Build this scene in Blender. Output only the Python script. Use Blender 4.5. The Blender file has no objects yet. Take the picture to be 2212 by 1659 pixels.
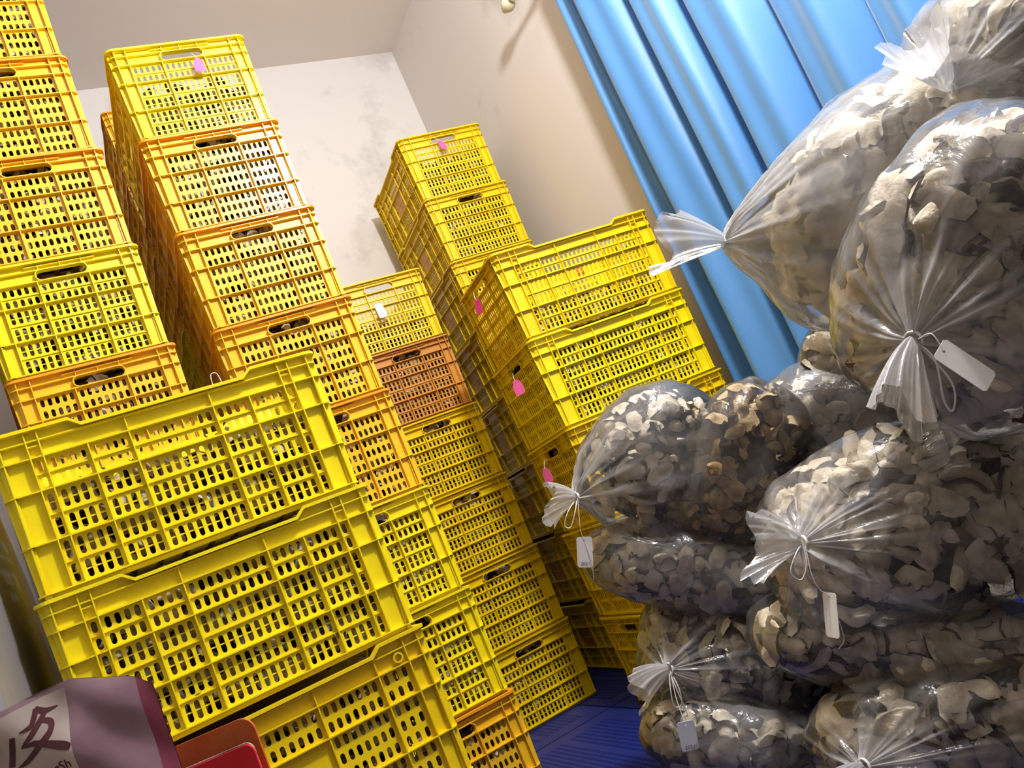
import bpy, math, random
import numpy as np
from mathutils import Vector, Matrix

random.seed(7)
rng = np.random.default_rng(7)
scene = bpy.context.scene
COL = scene.collection
PI = math.pi

# ------------------------------------------------------------------ camera
cam_d = bpy.data.cameras.new('camera')
cam_d.sensor_fit = 'HORIZONTAL'
cam_d.sensor_width = 36.0
cam_d.lens = 1807.5 / 2212 * 36.0
cam_d.clip_start = 0.02
cam = bpy.data.objects.new('camera', cam_d)
COL.objects.link(cam)
CR = Vector((0.83967, -0.37044, -0.39715))
CU = Vector((0.29292, -0.30689, 0.90555))
CF = Vector((0.45733, 0.87669, 0.14918))
CAM = Vector((0.0, 0.0, 0.758))
m = Matrix((CR, CU, -CF)).transposed().to_4x4()
m.translation = CAM
cam.matrix_world = m
scene.camera = cam

# ------------------------------------------------------------------ world, lights, exposure
w = bpy.data.worlds.new('world')
scene.world = w
w.use_nodes = True
w.node_tree.nodes['Background'].inputs[0].default_value = (0.9, 0.95, 1.0, 1)
w.node_tree.nodes['Background'].inputs[1].default_value = 0.03

# one bare lamp hanging above and behind the camera lights the whole store room
LAMP = (1.34, 0.72, 2.87)
lamp_d = bpy.data.lights.new('pendant_light', 'POINT')
lamp_d.energy = 130; lamp_d.shadow_soft_size = 0.10; lamp_d.color = (1.0, 0.98, 0.965)
lamp_o = bpy.data.objects.new('pendant_light', lamp_d); COL.objects.link(lamp_o); lamp_o.location = LAMP

vs = scene.view_settings
vs.view_transform = 'Standard'; vs.look = 'None'; vs.gamma = 1.0; vs.use_curve_mapping = False
vs.exposure = 0.85

# ------------------------------------------------------------------ materials
def new_mat(name):
    mt = bpy.data.materials.new(name); mt.use_nodes = True
    nt = mt.node_tree
    return mt, nt, nt.nodes['Principled BSDF']

def lin(r, g, b):
    f = lambda c: (c / 255 / 12.92) if c / 255 <= 0.04045 else ((c / 255 + 0.055) / 1.055) ** 2.4
    return (f(r), f(g), f(b), 1)

def noise_mat(name, c1, c2, scale=8, rough=0.5, bump=0.0, bscale=60, detail=5, spec=0.5, lo=0.35, hi=0.65, sheen=0.0, metal=0.0):
    mt, nt, p = new_mat(name)
    tc = nt.nodes.new('ShaderNodeTexCoord')
    n = nt.nodes.new('ShaderNodeTexNoise'); n.inputs['Scale'].default_value = scale; n.inputs['Detail'].default_value = detail
    nt.links.new(tc.outputs['Object'], n.inputs['Vector'])
    r = nt.nodes.new('ShaderNodeValToRGB')
    r.color_ramp.elements[0].position = lo; r.color_ramp.elements[0].color = c1
    r.color_ramp.elements[1].position = hi; r.color_ramp.elements[1].color = c2
    nt.links.new(n.outputs['Fac'], r.inputs['Fac'])
    nt.links.new(r.outputs['Color'], p.inputs['Base Color'])
    p.inputs['Roughness'].default_value = rough
    p.inputs['Specular IOR Level'].default_value = spec
    p.inputs['Metallic'].default_value = metal
    if sheen: p.inputs['Sheen Weight'].default_value = sheen
    if bump:
        n2 = nt.nodes.new('ShaderNodeTexNoise'); n2.inputs['Scale'].default_value = bscale; n2.inputs['Detail'].default_value = 4
        nt.links.new(tc.outputs['Object'], n2.inputs['Vector'])
        b = nt.nodes.new('ShaderNodeBump'); b.inputs['Strength'].default_value = bump; b.inputs['Distance'].default_value = 0.01
        nt.links.new(n2.outputs['Fac'], b.inputs['Height'])
        nt.links.new(b.outputs['Normal'], p.inputs['Normal'])
    return mt

def plastic(name, rgb, rough=0.34):
    c = lin(*rgb); d = (c[0] * 0.93, c[1] * 0.92, c[2] * 0.9, 1)
    return noise_mat(name, d, c, scale=5, rough=rough, bump=0.05, bscale=90)

M = {}
M['lemon'] = plastic('lemon_plastic', (250, 229, 18))
M['yellow'] = plastic('yellow_plastic', (244, 214, 12))
M['amber'] = plastic('amber_plastic', (250, 200, 36))
M['amber_rim_bounce'] = plastic('amber_rim_bounce_tint', (248, 168, 28))  # deeper orange paints in the colour bounced between crate parts
M['brown'] = plastic('orange_brown_plastic', (210, 146, 54), 0.42)
M['blue'] = plastic('blue_pallet_plastic', (24, 44, 128), 0.42)
M['plate'] = noise_mat('faded_brown_print', lin(196, 130, 52), lin(224, 178, 60), 30, 0.5)
M['cream'] = noise_mat('peel_pith', lin(184, 168, 140), lin(234, 225, 205), 34, 0.92, 0.35, 160, spec=0.15, lo=0.3, hi=0.62)
M['tan'] = noise_mat('peel_pith_tan', lin(150, 122, 80), lin(206, 182, 140), 30, 0.92, 0.35, 160, spec=0.15, lo=0.3, hi=0.62)
M['skin'] = noise_mat('peel_skin', lin(52, 38, 28), lin(104, 78, 54), 40, 0.75, 0.4, 200, spec=0.25)
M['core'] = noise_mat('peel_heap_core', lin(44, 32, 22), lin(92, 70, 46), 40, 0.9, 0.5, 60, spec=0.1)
M['pink'] = noise_mat('pink_card', lin(236, 84, 160), lin(242, 100, 170), 12, 0.6)
M['magenta'] = noise_mat('magenta_card', lin(214, 40, 130), lin(226, 56, 146), 12, 0.6)
M['white_card'] = noise_mat('white_card', lin(232, 232, 236), lin(246, 246, 248), 12, 0.6)
M['cord'] = noise_mat('white_cord', lin(228, 226, 222), lin(246, 244, 240), 300, 0.8, 0.3, 900)
M['ink'] = noise_mat('grey_ink', lin(105, 108, 118), lin(130, 132, 140), 40, 0.8)
M['steel'] = noise_mat('satin_steel', lin(138, 135, 138), lin(160, 157, 160), 3, 0.42, 0, metal=0.35)
M['wood'] = noise_mat('table_wood', lin(120, 84, 52), lin(158, 116, 76), 12, 0.55)
M['rod'] = noise_mat('cream_rod', lin(212, 206, 178), lin(228, 222, 198), 14, 0.3)
M['red'] = noise_mat('red_card', lin(206, 16, 40), lin(226, 28, 52), 10, 0.42)
M['kraft'] = noise_mat('orange_board', lin(196, 92, 38), lin(214, 108, 50), 14, 0.4, 0.1)
M['greyboard'] = noise_mat('grey_board', lin(96, 92, 84), lin(196, 192, 184), 14, 0.8)
M['orange_mark'] = noise_mat('orange_card', lin(240, 96, 30), lin(250, 110, 40), 14, 0.6)
M['lampwhite'] = noise_mat('lamp_white', lin(232, 232, 230), lin(240, 240, 238), 10, 0.5)

def wall_mat(name, base, dirt, amount=0.5, scale=1.6):
    mt, nt, p = new_mat(name)
    tc = nt.nodes.new('ShaderNodeTexCoord')
    n1 = nt.nodes.new('ShaderNodeTexNoise'); n1.inputs['Scale'].default_value = scale; n1.inputs['Detail'].default_value = 8; n1.inputs['Roughness'].default_value = 0.62
    n2 = nt.nodes.new('ShaderNodeTexNoise'); n2.inputs['Scale'].default_value = scale * 9; n2.inputs['Detail'].default_value = 6
    nt.links.new(tc.outputs['Object'], n1.inputs['Vector']); nt.links.new(tc.outputs['Object'], n2.inputs['Vector'])
    r = nt.nodes.new('ShaderNodeValToRGB'); r.color_ramp.elements[0].position = 0.55; r.color_ramp.elements[1].position = 0.8
    nt.links.new(n1.outputs['Fac'], r.inputs['Fac'])
    mu = nt.nodes.new('ShaderNodeMath'); mu.operation = 'MULTIPLY'
    nt.links.new(r.outputs['Color'], mu.inputs[0]); nt.links.new(n2.outputs['Fac'], mu.inputs[1])
    m2 = nt.nodes.new('ShaderNodeMath'); m2.operation = 'MULTIPLY'; m2.inputs[1].default_value = amount * 2
    nt.links.new(mu.outputs[0], m2.inputs[0])
    mx = nt.nodes.new('ShaderNodeMix'); mx.data_type = 'RGBA'
    mx.inputs[6].default_value = base; mx.inputs[7].default_value = dirt
    nt.links.new(m2.outputs[0], mx.inputs[0]); nt.links.new(mx.outputs[2], p.inputs['Base Color'])
    p.inputs['Roughness'].default_value = 0.85; p.inputs['Specular IOR Level'].default_value = 0.2
    b = nt.nodes.new('ShaderNodeBump'); b.inputs['Strength'].default_value = 0.12; b.inputs['Distance'].default_value = 0.01
    nt.links.new(n2.outputs['Fac'], b.inputs['Height']); nt.links.new(b.outputs['Normal'], p.inputs['Normal'])
    return mt
M['wall'] = wall_mat('white_plaster', lin(236, 233, 230), lin(150, 147, 142), 0.85)
M['wall_r'] = wall_mat('beige_plaster', lin(228, 222, 219), lin(150, 142, 134), 0.75, 1.3)
M['ceil'] = wall_mat('ceiling_paint', lin(234, 225, 219), lin(200, 190, 182), 0.2)
M['wall_dim'] = wall_mat('low_bounce_grey', lin(124, 117, 110), lin(96, 90, 84), 0.5)  # dark tone given to the unseen walls to reduce bounce light
M['floor'] = wall_mat('grey_floor_tile', lin(96, 94, 90), lin(70, 68, 64), 0.4)

def film_mat():
    mt = bpy.data.materials.new('clear_film'); mt.use_nodes = True
    nt = mt.node_tree; nt.nodes.clear()
    N = nt.nodes.new; L = nt.links.new
    out = N('ShaderNodeOutputMaterial')
    at = N('ShaderNodeAttribute'); at.attribute_name = 'haze'
    tc = N('ShaderNodeTexCoord')
    n = N('ShaderNodeTexNoise'); n.inputs['Scale'].default_value = 11; n.inputs['Detail'].default_value = 5; n.inputs['Distortion'].default_value = 0.7
    L(tc.outputs['Object'], n.inputs['Vector'])
    bp = N('ShaderNodeBump'); bp.inputs['Strength'].default_value = 0.55; bp.inputs['Distance'].default_value = 0.02
    L(n.outputs['Fac'], bp.inputs['Height'])
    tr = N('ShaderNodeBsdfTransparent'); tr.inputs[0].default_value = (0.985, 0.985, 0.985, 1)
    df = N('ShaderNodeBsdfDiffuse'); df.inputs[0].default_value = (0.86, 0.87, 0.9, 1)
    tl = N('ShaderNodeBsdfTranslucent'); tl.inputs[0].default_value = (0.86, 0.87, 0.9, 1)
    md = N('ShaderNodeMixShader'); md.inputs[0].default_value = 0.4
    L(df.outputs[0], md.inputs[1]); L(tl.outputs[0], md.inputs[2])
    L(bp.outputs[0], df.inputs['Normal'])
    m1 = N('ShaderNodeMixShader')
    L(at.outputs['Fac'], m1.inputs[0]); L(tr.outputs[0], m1.inputs[1]); L(md.outputs[0], m1.inputs[2])
    gl = N('ShaderNodeBsdfGlossy'); gl.inputs['Roughness'].default_value = 0.13; gl.inputs[0].default_value = (1, 1, 1, 1)
    L(bp.outputs[0], gl.inputs['Normal'])
    fr = N('ShaderNodeFresnel'); fr.inputs['IOR'].default_value = 1.4
    L(bp.outputs[0], fr.inputs['Normal'])
    m2 = N('ShaderNodeMixShader')
    L(fr.outputs[0], m2.inputs[0]); L(m1.outputs[0], m2.inputs[1]); L(gl.outputs[0], m2.inputs[2])
    L(m2.outputs[0], out.inputs['Surface'])
    return mt
M['film'] = film_mat()

def curtain_mat():
    mt, nt, p = new_mat('blue_curtain_cloth')
    tc = nt.nodes.new('ShaderNodeTexCoord')
    wv = nt.nodes.new('ShaderNodeTexNoise'); wv.inputs['Scale'].default_value = 500; wv.inputs['Detail'].default_value = 2
    nt.links.new(tc.outputs['Object'], wv.inputs['Vector'])
    n = nt.nodes.new('ShaderNodeTexNoise'); n.inputs['Scale'].default_value = 3
    nt.links.new(tc.outputs['Object'], n.inputs['Vector'])
    r = nt.nodes.new('ShaderNodeValToRGB')
    r.color_ramp.elements[0].color = lin(74, 132, 194); r.color_ramp.elements[1].color = lin(92, 150, 208)
    nt.links.new(n.outputs['Fac'], r.inputs['Fac']); nt.links.new(r.outputs['Color'], p.inputs['Base Color'])
    p.inputs['Roughness'].default_value = 0.5; p.inputs['Sheen Weight'].default_value = 0.4
    p.inputs['Sheen Roughness'].default_value = 0.4
    b = nt.nodes.new('ShaderNodeBump'); b.inputs['Strength'].default_value = 0.06; b.inputs['Distance'].default_value = 0.003
    nt.links.new(wv.outputs['Fac'], b.inputs['Height']); nt.links.new(b.outputs['Normal'], p.inputs['Normal'])
    return mt
M['curtain'] = curtain_mat()

# ------------------------------------------------------------------ mesh helpers
class MB:
    def __init__(s): s.v = []; s.f = []; s.mi = []
    def face(s, pts, mi=0):
        b = len(s.v); s.v += [tuple(p) for p in pts]; s.f.append(tuple(range(b, b + len(pts)))); s.mi.append(mi)
    def box(s, x0, x1, y0, y1, z0, z1, mi=0):
        b = len(s.v)
        s.v += [(x0, y0, z0), (x1, y0, z0), (x1, y1, z0), (x0, y1, z0), (x0, y0, z1), (x1, y0, z1), (x1, y1, z1), (x0, y1, z1)]
        for q in ((0, 3, 2, 1), (4, 5, 6, 7), (0, 1, 5, 4), (1, 2, 6, 5), (2, 3, 7, 6), (3, 0, 4, 7)):
            s.f.append(tuple(b + i for i in q)); s.mi.append(mi)
    def grid(s, rows, closed=False, mi=0):
        b = len(s.v); n = len(rows[0])
        for r in rows: s.v += [tuple(p) for p in r]
        for i in range(len(rows) - 1):
            for j in range(n if closed else n - 1):
                k = (j + 1) % n
                s.f.append((b + i * n + j, b + i * n + k, b + (i + 1) * n + k, b + (i + 1) * n + j)); s.mi.append(mi)
    def tube(s, pts, r, n=7, mi=0, caps=True):
        pts = [Vector(p) for p in pts]
        rows = []; up = None
        for i, p in enumerate(pts):
            t = (pts[min(i + 1, len(pts) - 1)] - pts[max(i - 1, 0)])
            if t.length < 1e-9: t = Vector((0, 0, 1))
            t.normalize()
            if up is None:
                up = Vector((0, 0, 1)) if abs(t.z) < 0.9 else Vector((1, 0, 0))
            a = (up - t * up.dot(t)); a.normalize(); up = a; bb = t.cross(a)
            rr = r(i / (len(pts) - 1)) if callable(r) else r
            rows.append([p + (a * math.cos(2 * PI * k / n) + bb * math.sin(2 * PI * k / n)) * rr for k in range(n)])
        s.grid(rows, True, mi)
        if caps:
            s.face(rows[0][::-1], mi); s.face(rows[-1], mi)
    def mesh(s, name, mats, smooth=False):
        me = bpy.data.meshes.new(name)
        me.from_pydata(s.v, [], s.f)
        for mm in mats: me.materials.append(mm)
        if any(s.mi): me.polygons.foreach_set('material_index', s.mi)
        if smooth: me.polygons.foreach_set('use_smooth', [True] * len(s.f))
        me.update()
        return me

def weld(me, d=1e-5):
    import bmesh
    bm = bmesh.new(); bm.from_mesh(me); bmesh.ops.remove_doubles(bm, verts=bm.verts, dist=d)
    bmesh.ops.recalc_face_normals(bm, faces=bm.faces); bm.to_mesh(me); bm.free(); return me

def ob(name, data, parent=None, loc=(0, 0, 0), rot=(0, 0, 0)):
    o = bpy.data.objects.new(name, data); COL.objects.link(o)
    o.location = loc; o.rotation_euler = rot
    if parent: o.parent = parent
    return o
def tag(o, label, cat, group=None, kind=None):
    o['label'] = label; o['category'] = cat
    if group: o['group'] = group
    if kind: o['kind'] = kind
    return o
def struct(name, data, loc=(0, 0, 0), label=None):
    o = ob(name, data, None, loc); o['kind'] = 'structure'
    if label: o['label'] = label
    return o

# ------------------------------------------------------------------ room
XR, YB, ZC, ZF = 2.235, 3.99, 3.55, -0.14
XL, YF = -1.3, -2.4
def slab(x0, x1, y0, y1, z0, z1, mat):
    b = MB(); b.box(x0, x1, y0, y1, z0, z1); return b.mesh('slab', [mat])
struct('floor', slab(XL, XR, YF, YB, ZF - 0.1, ZF, M['floor']), label='grey floor under the blue pallets')
struct('ceiling', slab(XL, XR, YF, YB, ZC, ZC + 0.1, M['ceil']), label='plain pale ceiling')
struct('wall_back', slab(XL - 0.1, XR + 0.1, YB, YB + 0.1, ZF - 0.1, ZC + 0.1, M['wall']), label='white plaster wall behind the crates, stained')
struct('wall_right', slab(XR, XR + 0.1, YF, YB, ZF - 0.1, ZC + 0.1, M['wall_r']), label='beige plaster wall beside the curtain')
struct('wall_left', slab(XL - 0.1, XL, YF, YB, ZF - 0.1, ZC + 0.1, M['wall_dim']), label='unseen wall on the left, greyed to cut bounce light')
struct('wall_front', slab(XL - 0.1, XR + 0.1, YF - 0.1, YF, ZF - 0.1, ZC + 0.1, M['wall_dim']), label='unseen wall behind the camera, greyed to cut bounce light')

# pendant lamp (hangs outside the picture)
t = tag(ob('pendant_lamp', None, None, (LAMP[0], LAMP[1], LAMP[2])), 'bare pendant lamp hanging above the aisle', 'lamp')
b = MB(); b.grid([[(r2 * math.cos(2 * PI * k / 16), r2 * math.sin(2 * PI * k / 16), d_) for k in range(16)] for d_, r2 in ((.115, .006), (.115, .03), (.12, .034), (.17, .03), (.19, .012), (.195, .004))], True)
ob('socket', weld(b.mesh('socket', [M['lampwhite']], True)), t)
b = MB(); b.tube([(0, 0, .19), (0, 0, ZC - LAMP[2])], .004, 8); ob('flex', b.mesh('flex', [M['lampwhite']], True), t)

# ------------------------------------------------------------------ blue pallets
def pallet_meshes(w, l, zt=0.0, h=0.14):
    d = MB()
    bx, by = 0.05, 0.085
    nx = int(round((w - 2 * bx) / 0.021)); ny = int(round((l - 2 * by) / 0.0135))
    cx = (w - 2 * bx) / nx; cy = (l - 2 * by) / ny
    z = zt; z2 = zt - 0.01
    d.face([(0, 0, z), (w, 0, z), (w, by, z), (0, by, z)]); d.face([(0, l - by, z), (w, l - by, z), (w, l, z), (0, l, z)])
    d.face([(0, by, z), (bx, by, z), (bx, l - by, z), (0, l - by, z)]); d.face([(w - bx, by, z), (w, by, z), (w, l - by, z), (w - bx, l - by, z)])
    hx, hy = 0.0068, 0.003
    for i in range(nx):
        for j in range(ny):
            x0 = bx + i * cx; y0 = by + j * cy; x1 = x0 + cx; y1 = y0 + cy; mx = (x0 + x1) / 2; my = (y0 + y1) / 2
            if (i % 9) == 8:
                d.face([(x0, y0, z), (x1, y0, z), (x1, y1, z), (x0, y1, z)]); continue
            R = [(x0, y0), (x1, y0), (x1, y1), (x0, y1)]
            S = [(mx - hx, my - hy), (mx + hx, my - hy), (mx + hx, my + hy), (mx - hx, my + hy)]
            k = len(d.v)
            d.v += [(a, c, z) for a, c in R] + [(a, c, z) for a, c in S] + [(a, c, z2) for a, c in S]
            for q in range(4):
                r = (q + 1) % 4
                d.f += [(k + q, k + r, k + 4 + r, k + 4 + q), (k + 4 + q, k + 4 + r, k + 8 + r, k + 8 + q)]; d.mi += [0, 0]
    rim = MB()
    rim.box(0, w, 0, 0.012, zt - 0.05, zt - 0.001); rim.box(0, w, l - 0.012, l, zt - 0.05, zt - 0.001)
    rim.box(0, 0.012, 0.012, l - 0.012, zt - 0.05, zt - 0.001); rim.box(w - 0.012, w, 0.012, l - 0.012, zt - 0.05, zt - 0.001)
    for k in range(1, 6):
        rim.box(0.012, w - 0.012, l * k / 6 - 0.004, l * k / 6 + 0.004, zt - 0.05, zt - 0.011)
    foot = MB(); foot.box(-0.06, 0.06, -0.05, 0.05, zt - h, zt - 0.05)
    foot.box(-0.05, 0.05, -0.04, 0.04, zt - 0.05, zt - 0.03)
    return d.mesh('deck', [M['blue']]), rim.mesh('skirt', [M['blue']]), foot.mesh('foot', [M['blue']])
PW, PL = 0.855, 1.03
PD, PR, PF = pallet_meshes(PW, PL)
pl_lab = [['blue plastic pallet under the pouch and steel cabinet', 'blue plastic pallet under the near end of the bag pile', 'blue plastic pallet under the right end of the bags by the curtain'],
          ['blue plastic pallet under the front left crate stack', 'blue slotted plastic pallet in the open gap at the foot of the bags', 'blue plastic pallet under the five crate stack with pink tags'],
          ['blue plastic pallet under the far left crate stacks', 'blue slotted plastic pallet under the stack with the brown crate', 'blue plastic pallet under the tall stack in the room corner']]
for j in range(3):
    for i in range(3):
        r = tag(ob('plastic_pallet', None, None, (-0.36 + i * 0.862, 0.84 + j * 1.04, 0)), pl_lab[j][i], 'pallet', 'blue pallets on the floor')
        ob('deck', PD, r); ob('skirt', PR, r)
        for fx in (0.08, PW / 2, PW - 0.08):
            for fy in (0.07, PL / 2, PL - 0.07): ob('foot', PF, r, (fx, fy, 0))

# ------------------------------------------------------------------ crates
H, W, L = 0.32, 0.429, 0.648
RC = 0.022; DEP = 0.011; TH = 0.003
T2, T3, T4, T5, T6 = 0.92, 0.82, 0.62, 0.32, 0.035
TAP = 0.008
def tap(z): return TAP * (1 - z / H) + (0.002 if z < H * 0.97 else 0)

def slot_cell(mb, x0, x1, z0, z1, hw, hh, yf, yb, horizontal=False):
    cx, cz = (x0 + x1) / 2, (z0 + z1) / 2; X, Z = (x1 - x0) / 2, (z1 - z0) / 2
    if horizontal:
        s = hw - hh
        S = [(hw, -hh * .0), (s + hh * .7, hh * .7), (s, hh), (0, hh), (-s, hh), (-s - hh * .7, hh * .7), (-hw, 0), (-s - hh * .7, -hh * .7), (-s, -hh), (0, -hh), (s, -hh), (s + hh * .7, -hh * .7)]
        R = [(X, 0), (X, Z), (s, Z), (0, Z), (-s, Z), (-X, Z), (-X, 0), (-X, -Z), (-s, -Z), (0, -Z), (s, -Z), (X, -Z)]
    else:
        s = hh - hw
        S = [(hw, -s), (hw, s), (.7 * hw, s + .7 * hw), (0, hh), (-.7 * hw, s + .7 * hw), (-hw, s), (-hw, -s), (-.7 * hw, -s - .7 * hw), (0, -hh), (.7 * hw, -s - .7 * hw)]
        R = [(X, -s), (X, s), (X, Z), (0, Z), (-X, Z), (-X, s), (-X, -s), (-X, -Z), (0, -Z), (X, -Z)]
    n = len(S); k = len(mb.v)
    mb.v += [(cx + a, yf, cz + c) for a, c in R] + [(cx + a, yf, cz + c) for a, c in S] + [(cx + a, yb, cz + c) for a, c in S] + [(cx + a, yb, cz + c) for a, c in R]
    for i in range(n):
        j = (i + 1) % n
        mb.f += [(k + j, k + i, k + n + i, k + n + j), (k + n + j, k + n + i, k + 2 * n + i, k + 2 * n + j), (k + 2 * n + j, k + 2 * n + i, k + 3 * n + i, k + 3 * n + j)]
        mb.mi += [0, 0, 0]

def panel(width, typ, side):
    """upright wall of a crate: u along x, outward = -y, z up"""
    mb = MB(); yf, yb = DEP, DEP + TH
    def solid(x0, x1, z0, z1, z1b=None):
        z1b = z1 if z1b is None else z1b
        mb.face([(x0, yf, z0), (x1, yf, z0), (x1, yf, z1b), (x0, yf, z1)])
        mb.face([(x1, yb, z0), (x0, yb, z0), (x0, yb, z1), (x1, yb, z1b)])
    if not side:
        cols = [(RC, .055, 0), (.055, .152, 5), (.152, .284, 7), (.284, .377, 5), (.377, width - RC, 0)]
    elif typ == 'B':
        cols = [(RC, .066, 0), (.066, .088, 1), (.088, .165, 4), (.165, .241, 4), (.241, .407, 9), (.407, .483, 4), (.483, .560, 4), (.560, .582, 1), (.582, width - RC, 0)]
    else:
        cols = [(RC, .055, 0), (.055, .125, 3), (.125, .256, 7), (.256, .392, 7), (.392, .523, 7), (.523, .593, 3), (.593, width - RC, 0)]
    bands = [(T6, T5, 2), (T5, T4, 1), (T4, T3, 0)]
    for ci, (x0, x1, n) in enumerate(cols):
        for (a, c, bi) in bands:
            z0, z1 = a * H, c * H
            if n == 0 or (side and typ == 'A' and ci == 3 and bi == 1):
                solid(x0, x1, z0, z1); continue
            if typ == 'A': rows = 2 if bi == 0 else 3; hh = .0108
            else: rows = 2; hh = .0108 if bi == 0 else .0175
            mg = .004
            pz = (z1 - z0) / rows; px = (x1 - x0 - 2 * mg) / n
            solid(x0, x0 + mg, z0, z1); solid(x1 - mg, x1, z0, z1)
            for i in range(n):
                for j in range(rows):
                    slot_cell(mb, x0 + mg + i * px, x0 + mg + (i + 1) * px, z0 + j * pz, z0 + (j + 1) * pz, .0049, hh, yf, yb)
            if typ == 'B':
                mb.box(x0, x1, yf - .004, yf, z0 + pz - .0012, z0 + pz + .0012)
                if bi > 0:
                    for j in range(rows):
                        zc = z0 + (j + .5) * pz; mb.box(x0 + mg, x1 - mg, yb - .0006, yb + .002, zc - .0014, zc + .0014)
        # foot band
        solid(x0, x1, 0, T6 * H)
    # bands above the slots
    if not side:
        for (x0, x1, n) in cols:
            if abs(x0 - .152) < 1e-6:
                slot_cell(mb, x0, x1, T3 * H, T2 * H, .0635, .0135, yf, yb, True)
                cx, cz = (x0 + x1) / 2, (T3 + T2) / 2 * H
                def oval(hw, hh, n=8):
                    s = hw - hh; o = []
                    for k in range(n + 1): a = -PI / 2 + PI * k / n; o.append((s + hh * math.cos(a), hh * math.sin(a)))
                    for k in range(n + 1): a = PI / 2 + PI * k / n; o.append((-s + hh * math.cos(a), hh * math.sin(a)))
                    return o
                A, B_ = oval(.0645, .0142), oval(.0672, .017)
                mb.grid([[(cx + p[0], yb + .004, cz + p[1]) for p in A], [(cx + p[0], -.001, cz + p[1]) for p in A], [(cx + p[0], -.001, cz + p[1]) for p in B_], [(cx + p[0], yf, cz + p[1]) for p in B_]], True)
            else: solid(x0, x1, T3 * H, T2 * H)
            solid(x0, x1, T2 * H, H)
    else:
        dp = .145 if typ == 'B' else .105; dq = dp + .02; LOW = .95 * H
        ed = sorted(set([c[0] for c in cols] + [width - RC, dp, dq, width - dp, width - dq]))
        def top(u):
            u = min(u, width - u)
            return H if u <= dp else (LOW if u >= dq else H + (LOW - H) * (u - dp) / (dq - dp))
        for x0, x1 in zip(ed[:-1], ed[1:]):
            solid(x0, x1, T3 * H, T2 * H); solid(x0, x1, T2 * H, top(x0), top(x1))
    # ribs
    for tt in (T2, T3, T4, T5, T6):
        mb.box(RC, width - RC, tap(tt * H) * 0, yf, tt * H - .0014, tt * H + .0014)
    edges = sorted(set([c[0] for c in cols] + [c[1] for c in cols]))
    for u in edges:
        zt = H - .004
        z0 = 0.012
        if not side and (abs(u - .152) < 1e-6 or abs(u - .284) < 1e-6): zt = T3 * H
        if side:
            zt = top(u) - .003
            if typ == 'B' and (abs(u - .165) < 1e-6 or abs(u - .483) < 1e-6): zt = T3 * H if typ == 'B' else zt
        mb.box(u - .0013, u + .0013, 0.0006, yf, z0, zt)
    if not side:
        for u in (.164, .219, .274): mb.box(u - .001, u + .001, .003, yf, T2 * H, H - .003)
        mb.box(.13, .31, .002, yf, (T2 + 1) / 2 * H - .001, (T2 + 1) / 2 * H + .001)
    else:
        if typ == 'A':
            for u in (.574, width - .574):
                z = .87 * H; cc = [(u + .011 * math.cos(a), z + .011 * math.sin(a)) for a in [2 * PI * k / 14 for k in range(14)]]
                ci = [(u + .0075 * math.cos(a), z + .0075 * math.sin(a)) for a in [2 * PI * k / 14 for k in range(14)]]
                mb.grid([[(p[0], yf, p[1]) for p in cc], [(p[0], 0, p[1]) for p in cc], [(p[0], 0, p[1]) for p in ci], [(p[0], yf - .001, p[1]) for p in ci]], True)
        else:
            for u in (.066, .560): mb.box(u, u + .022, .002, yf, (T2 - .035) * H, (T2 - .028) * H)
    # slight taper towards the foot
    mb.v = [(x, y + tap(z) * (1 if y < .02 else 1), z) for x, y, z in mb.v]
    return mb.mesh('panel', [M['lemon']])

def corner_mesh():
    mb = MB(); n = 6
    A = [PI + PI / 2 * k / n for k in range(n + 1)]
    def arc(r, z, k=0):
        tp = tap(z)
        return [(RC + (r) * math.cos(a) + tp * .75, RC + (r) * math.sin(a) + tp * .75, z) for a in A]
    rp = RC - DEP + .002
    mb.grid([arc(rp, 0), arc(rp, H * .5), arc(rp, H)]); mb.grid([arc(rp - TH, H), arc(rp - TH, H * .5), arc(rp - TH, 0)])
    for tt in (T2, T3, T4, T5, T6):
        z0, z1 = tt * H - .0014, tt * H + .0014
        mb.grid([arc(rp, z0), arc(RC + .001, z0), arc(RC + .001, z1), arc(rp, z1)])
    return mb.mesh('corner_post', [M['lemon']])

def rim_mesh(typ):
    mb = MB(); pts = []
    dp = .145 if typ == 'B' else .105; dq = dp + .02; LOW = .95 * H
    for (cx, cy, a0) in ((RC, RC, PI), (W - RC, RC, 1.5 * PI), (W - RC, L - RC, 0), (RC, L - RC, .5 * PI)):
        if a0 == 0: pts += [(W, v, 's') for v in (dp, dq, L - dq, L - dp)]
        for k in range(7):
            a = a0 + PI / 2 * k / 6; pts.append((cx + RC * math.cos(a), cy + RC * math.sin(a), a))
        if a0 == .5 * PI: pts += [(0, v, 'w') for v in (L - dp, L - dq, dq, dp)]
    rows = [[] for _ in range(4)]
    for (x, y, a) in pts:
        z = H
        if isinstance(a, str):
            nx, ny = (1, 0) if a == 's' else (-1, 0)
            z = LOW if dq - 1e-6 <= y <= L - dq + 1e-6 else H
        else: nx, ny = math.cos(a), math.sin(a)
        for i, (o_, dz) in enumerate(((-.014, 0), (.004, 0), (.004, -.0065), (-.014, -.0065))):
            rows[i].append((x + nx * o_, y + ny * o_, z + dz))
    n = len(pts)
    mb.grid(rows + [rows[0]], True)
    return weld(mb.mesh('rim', [M['lemon']]))

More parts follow.
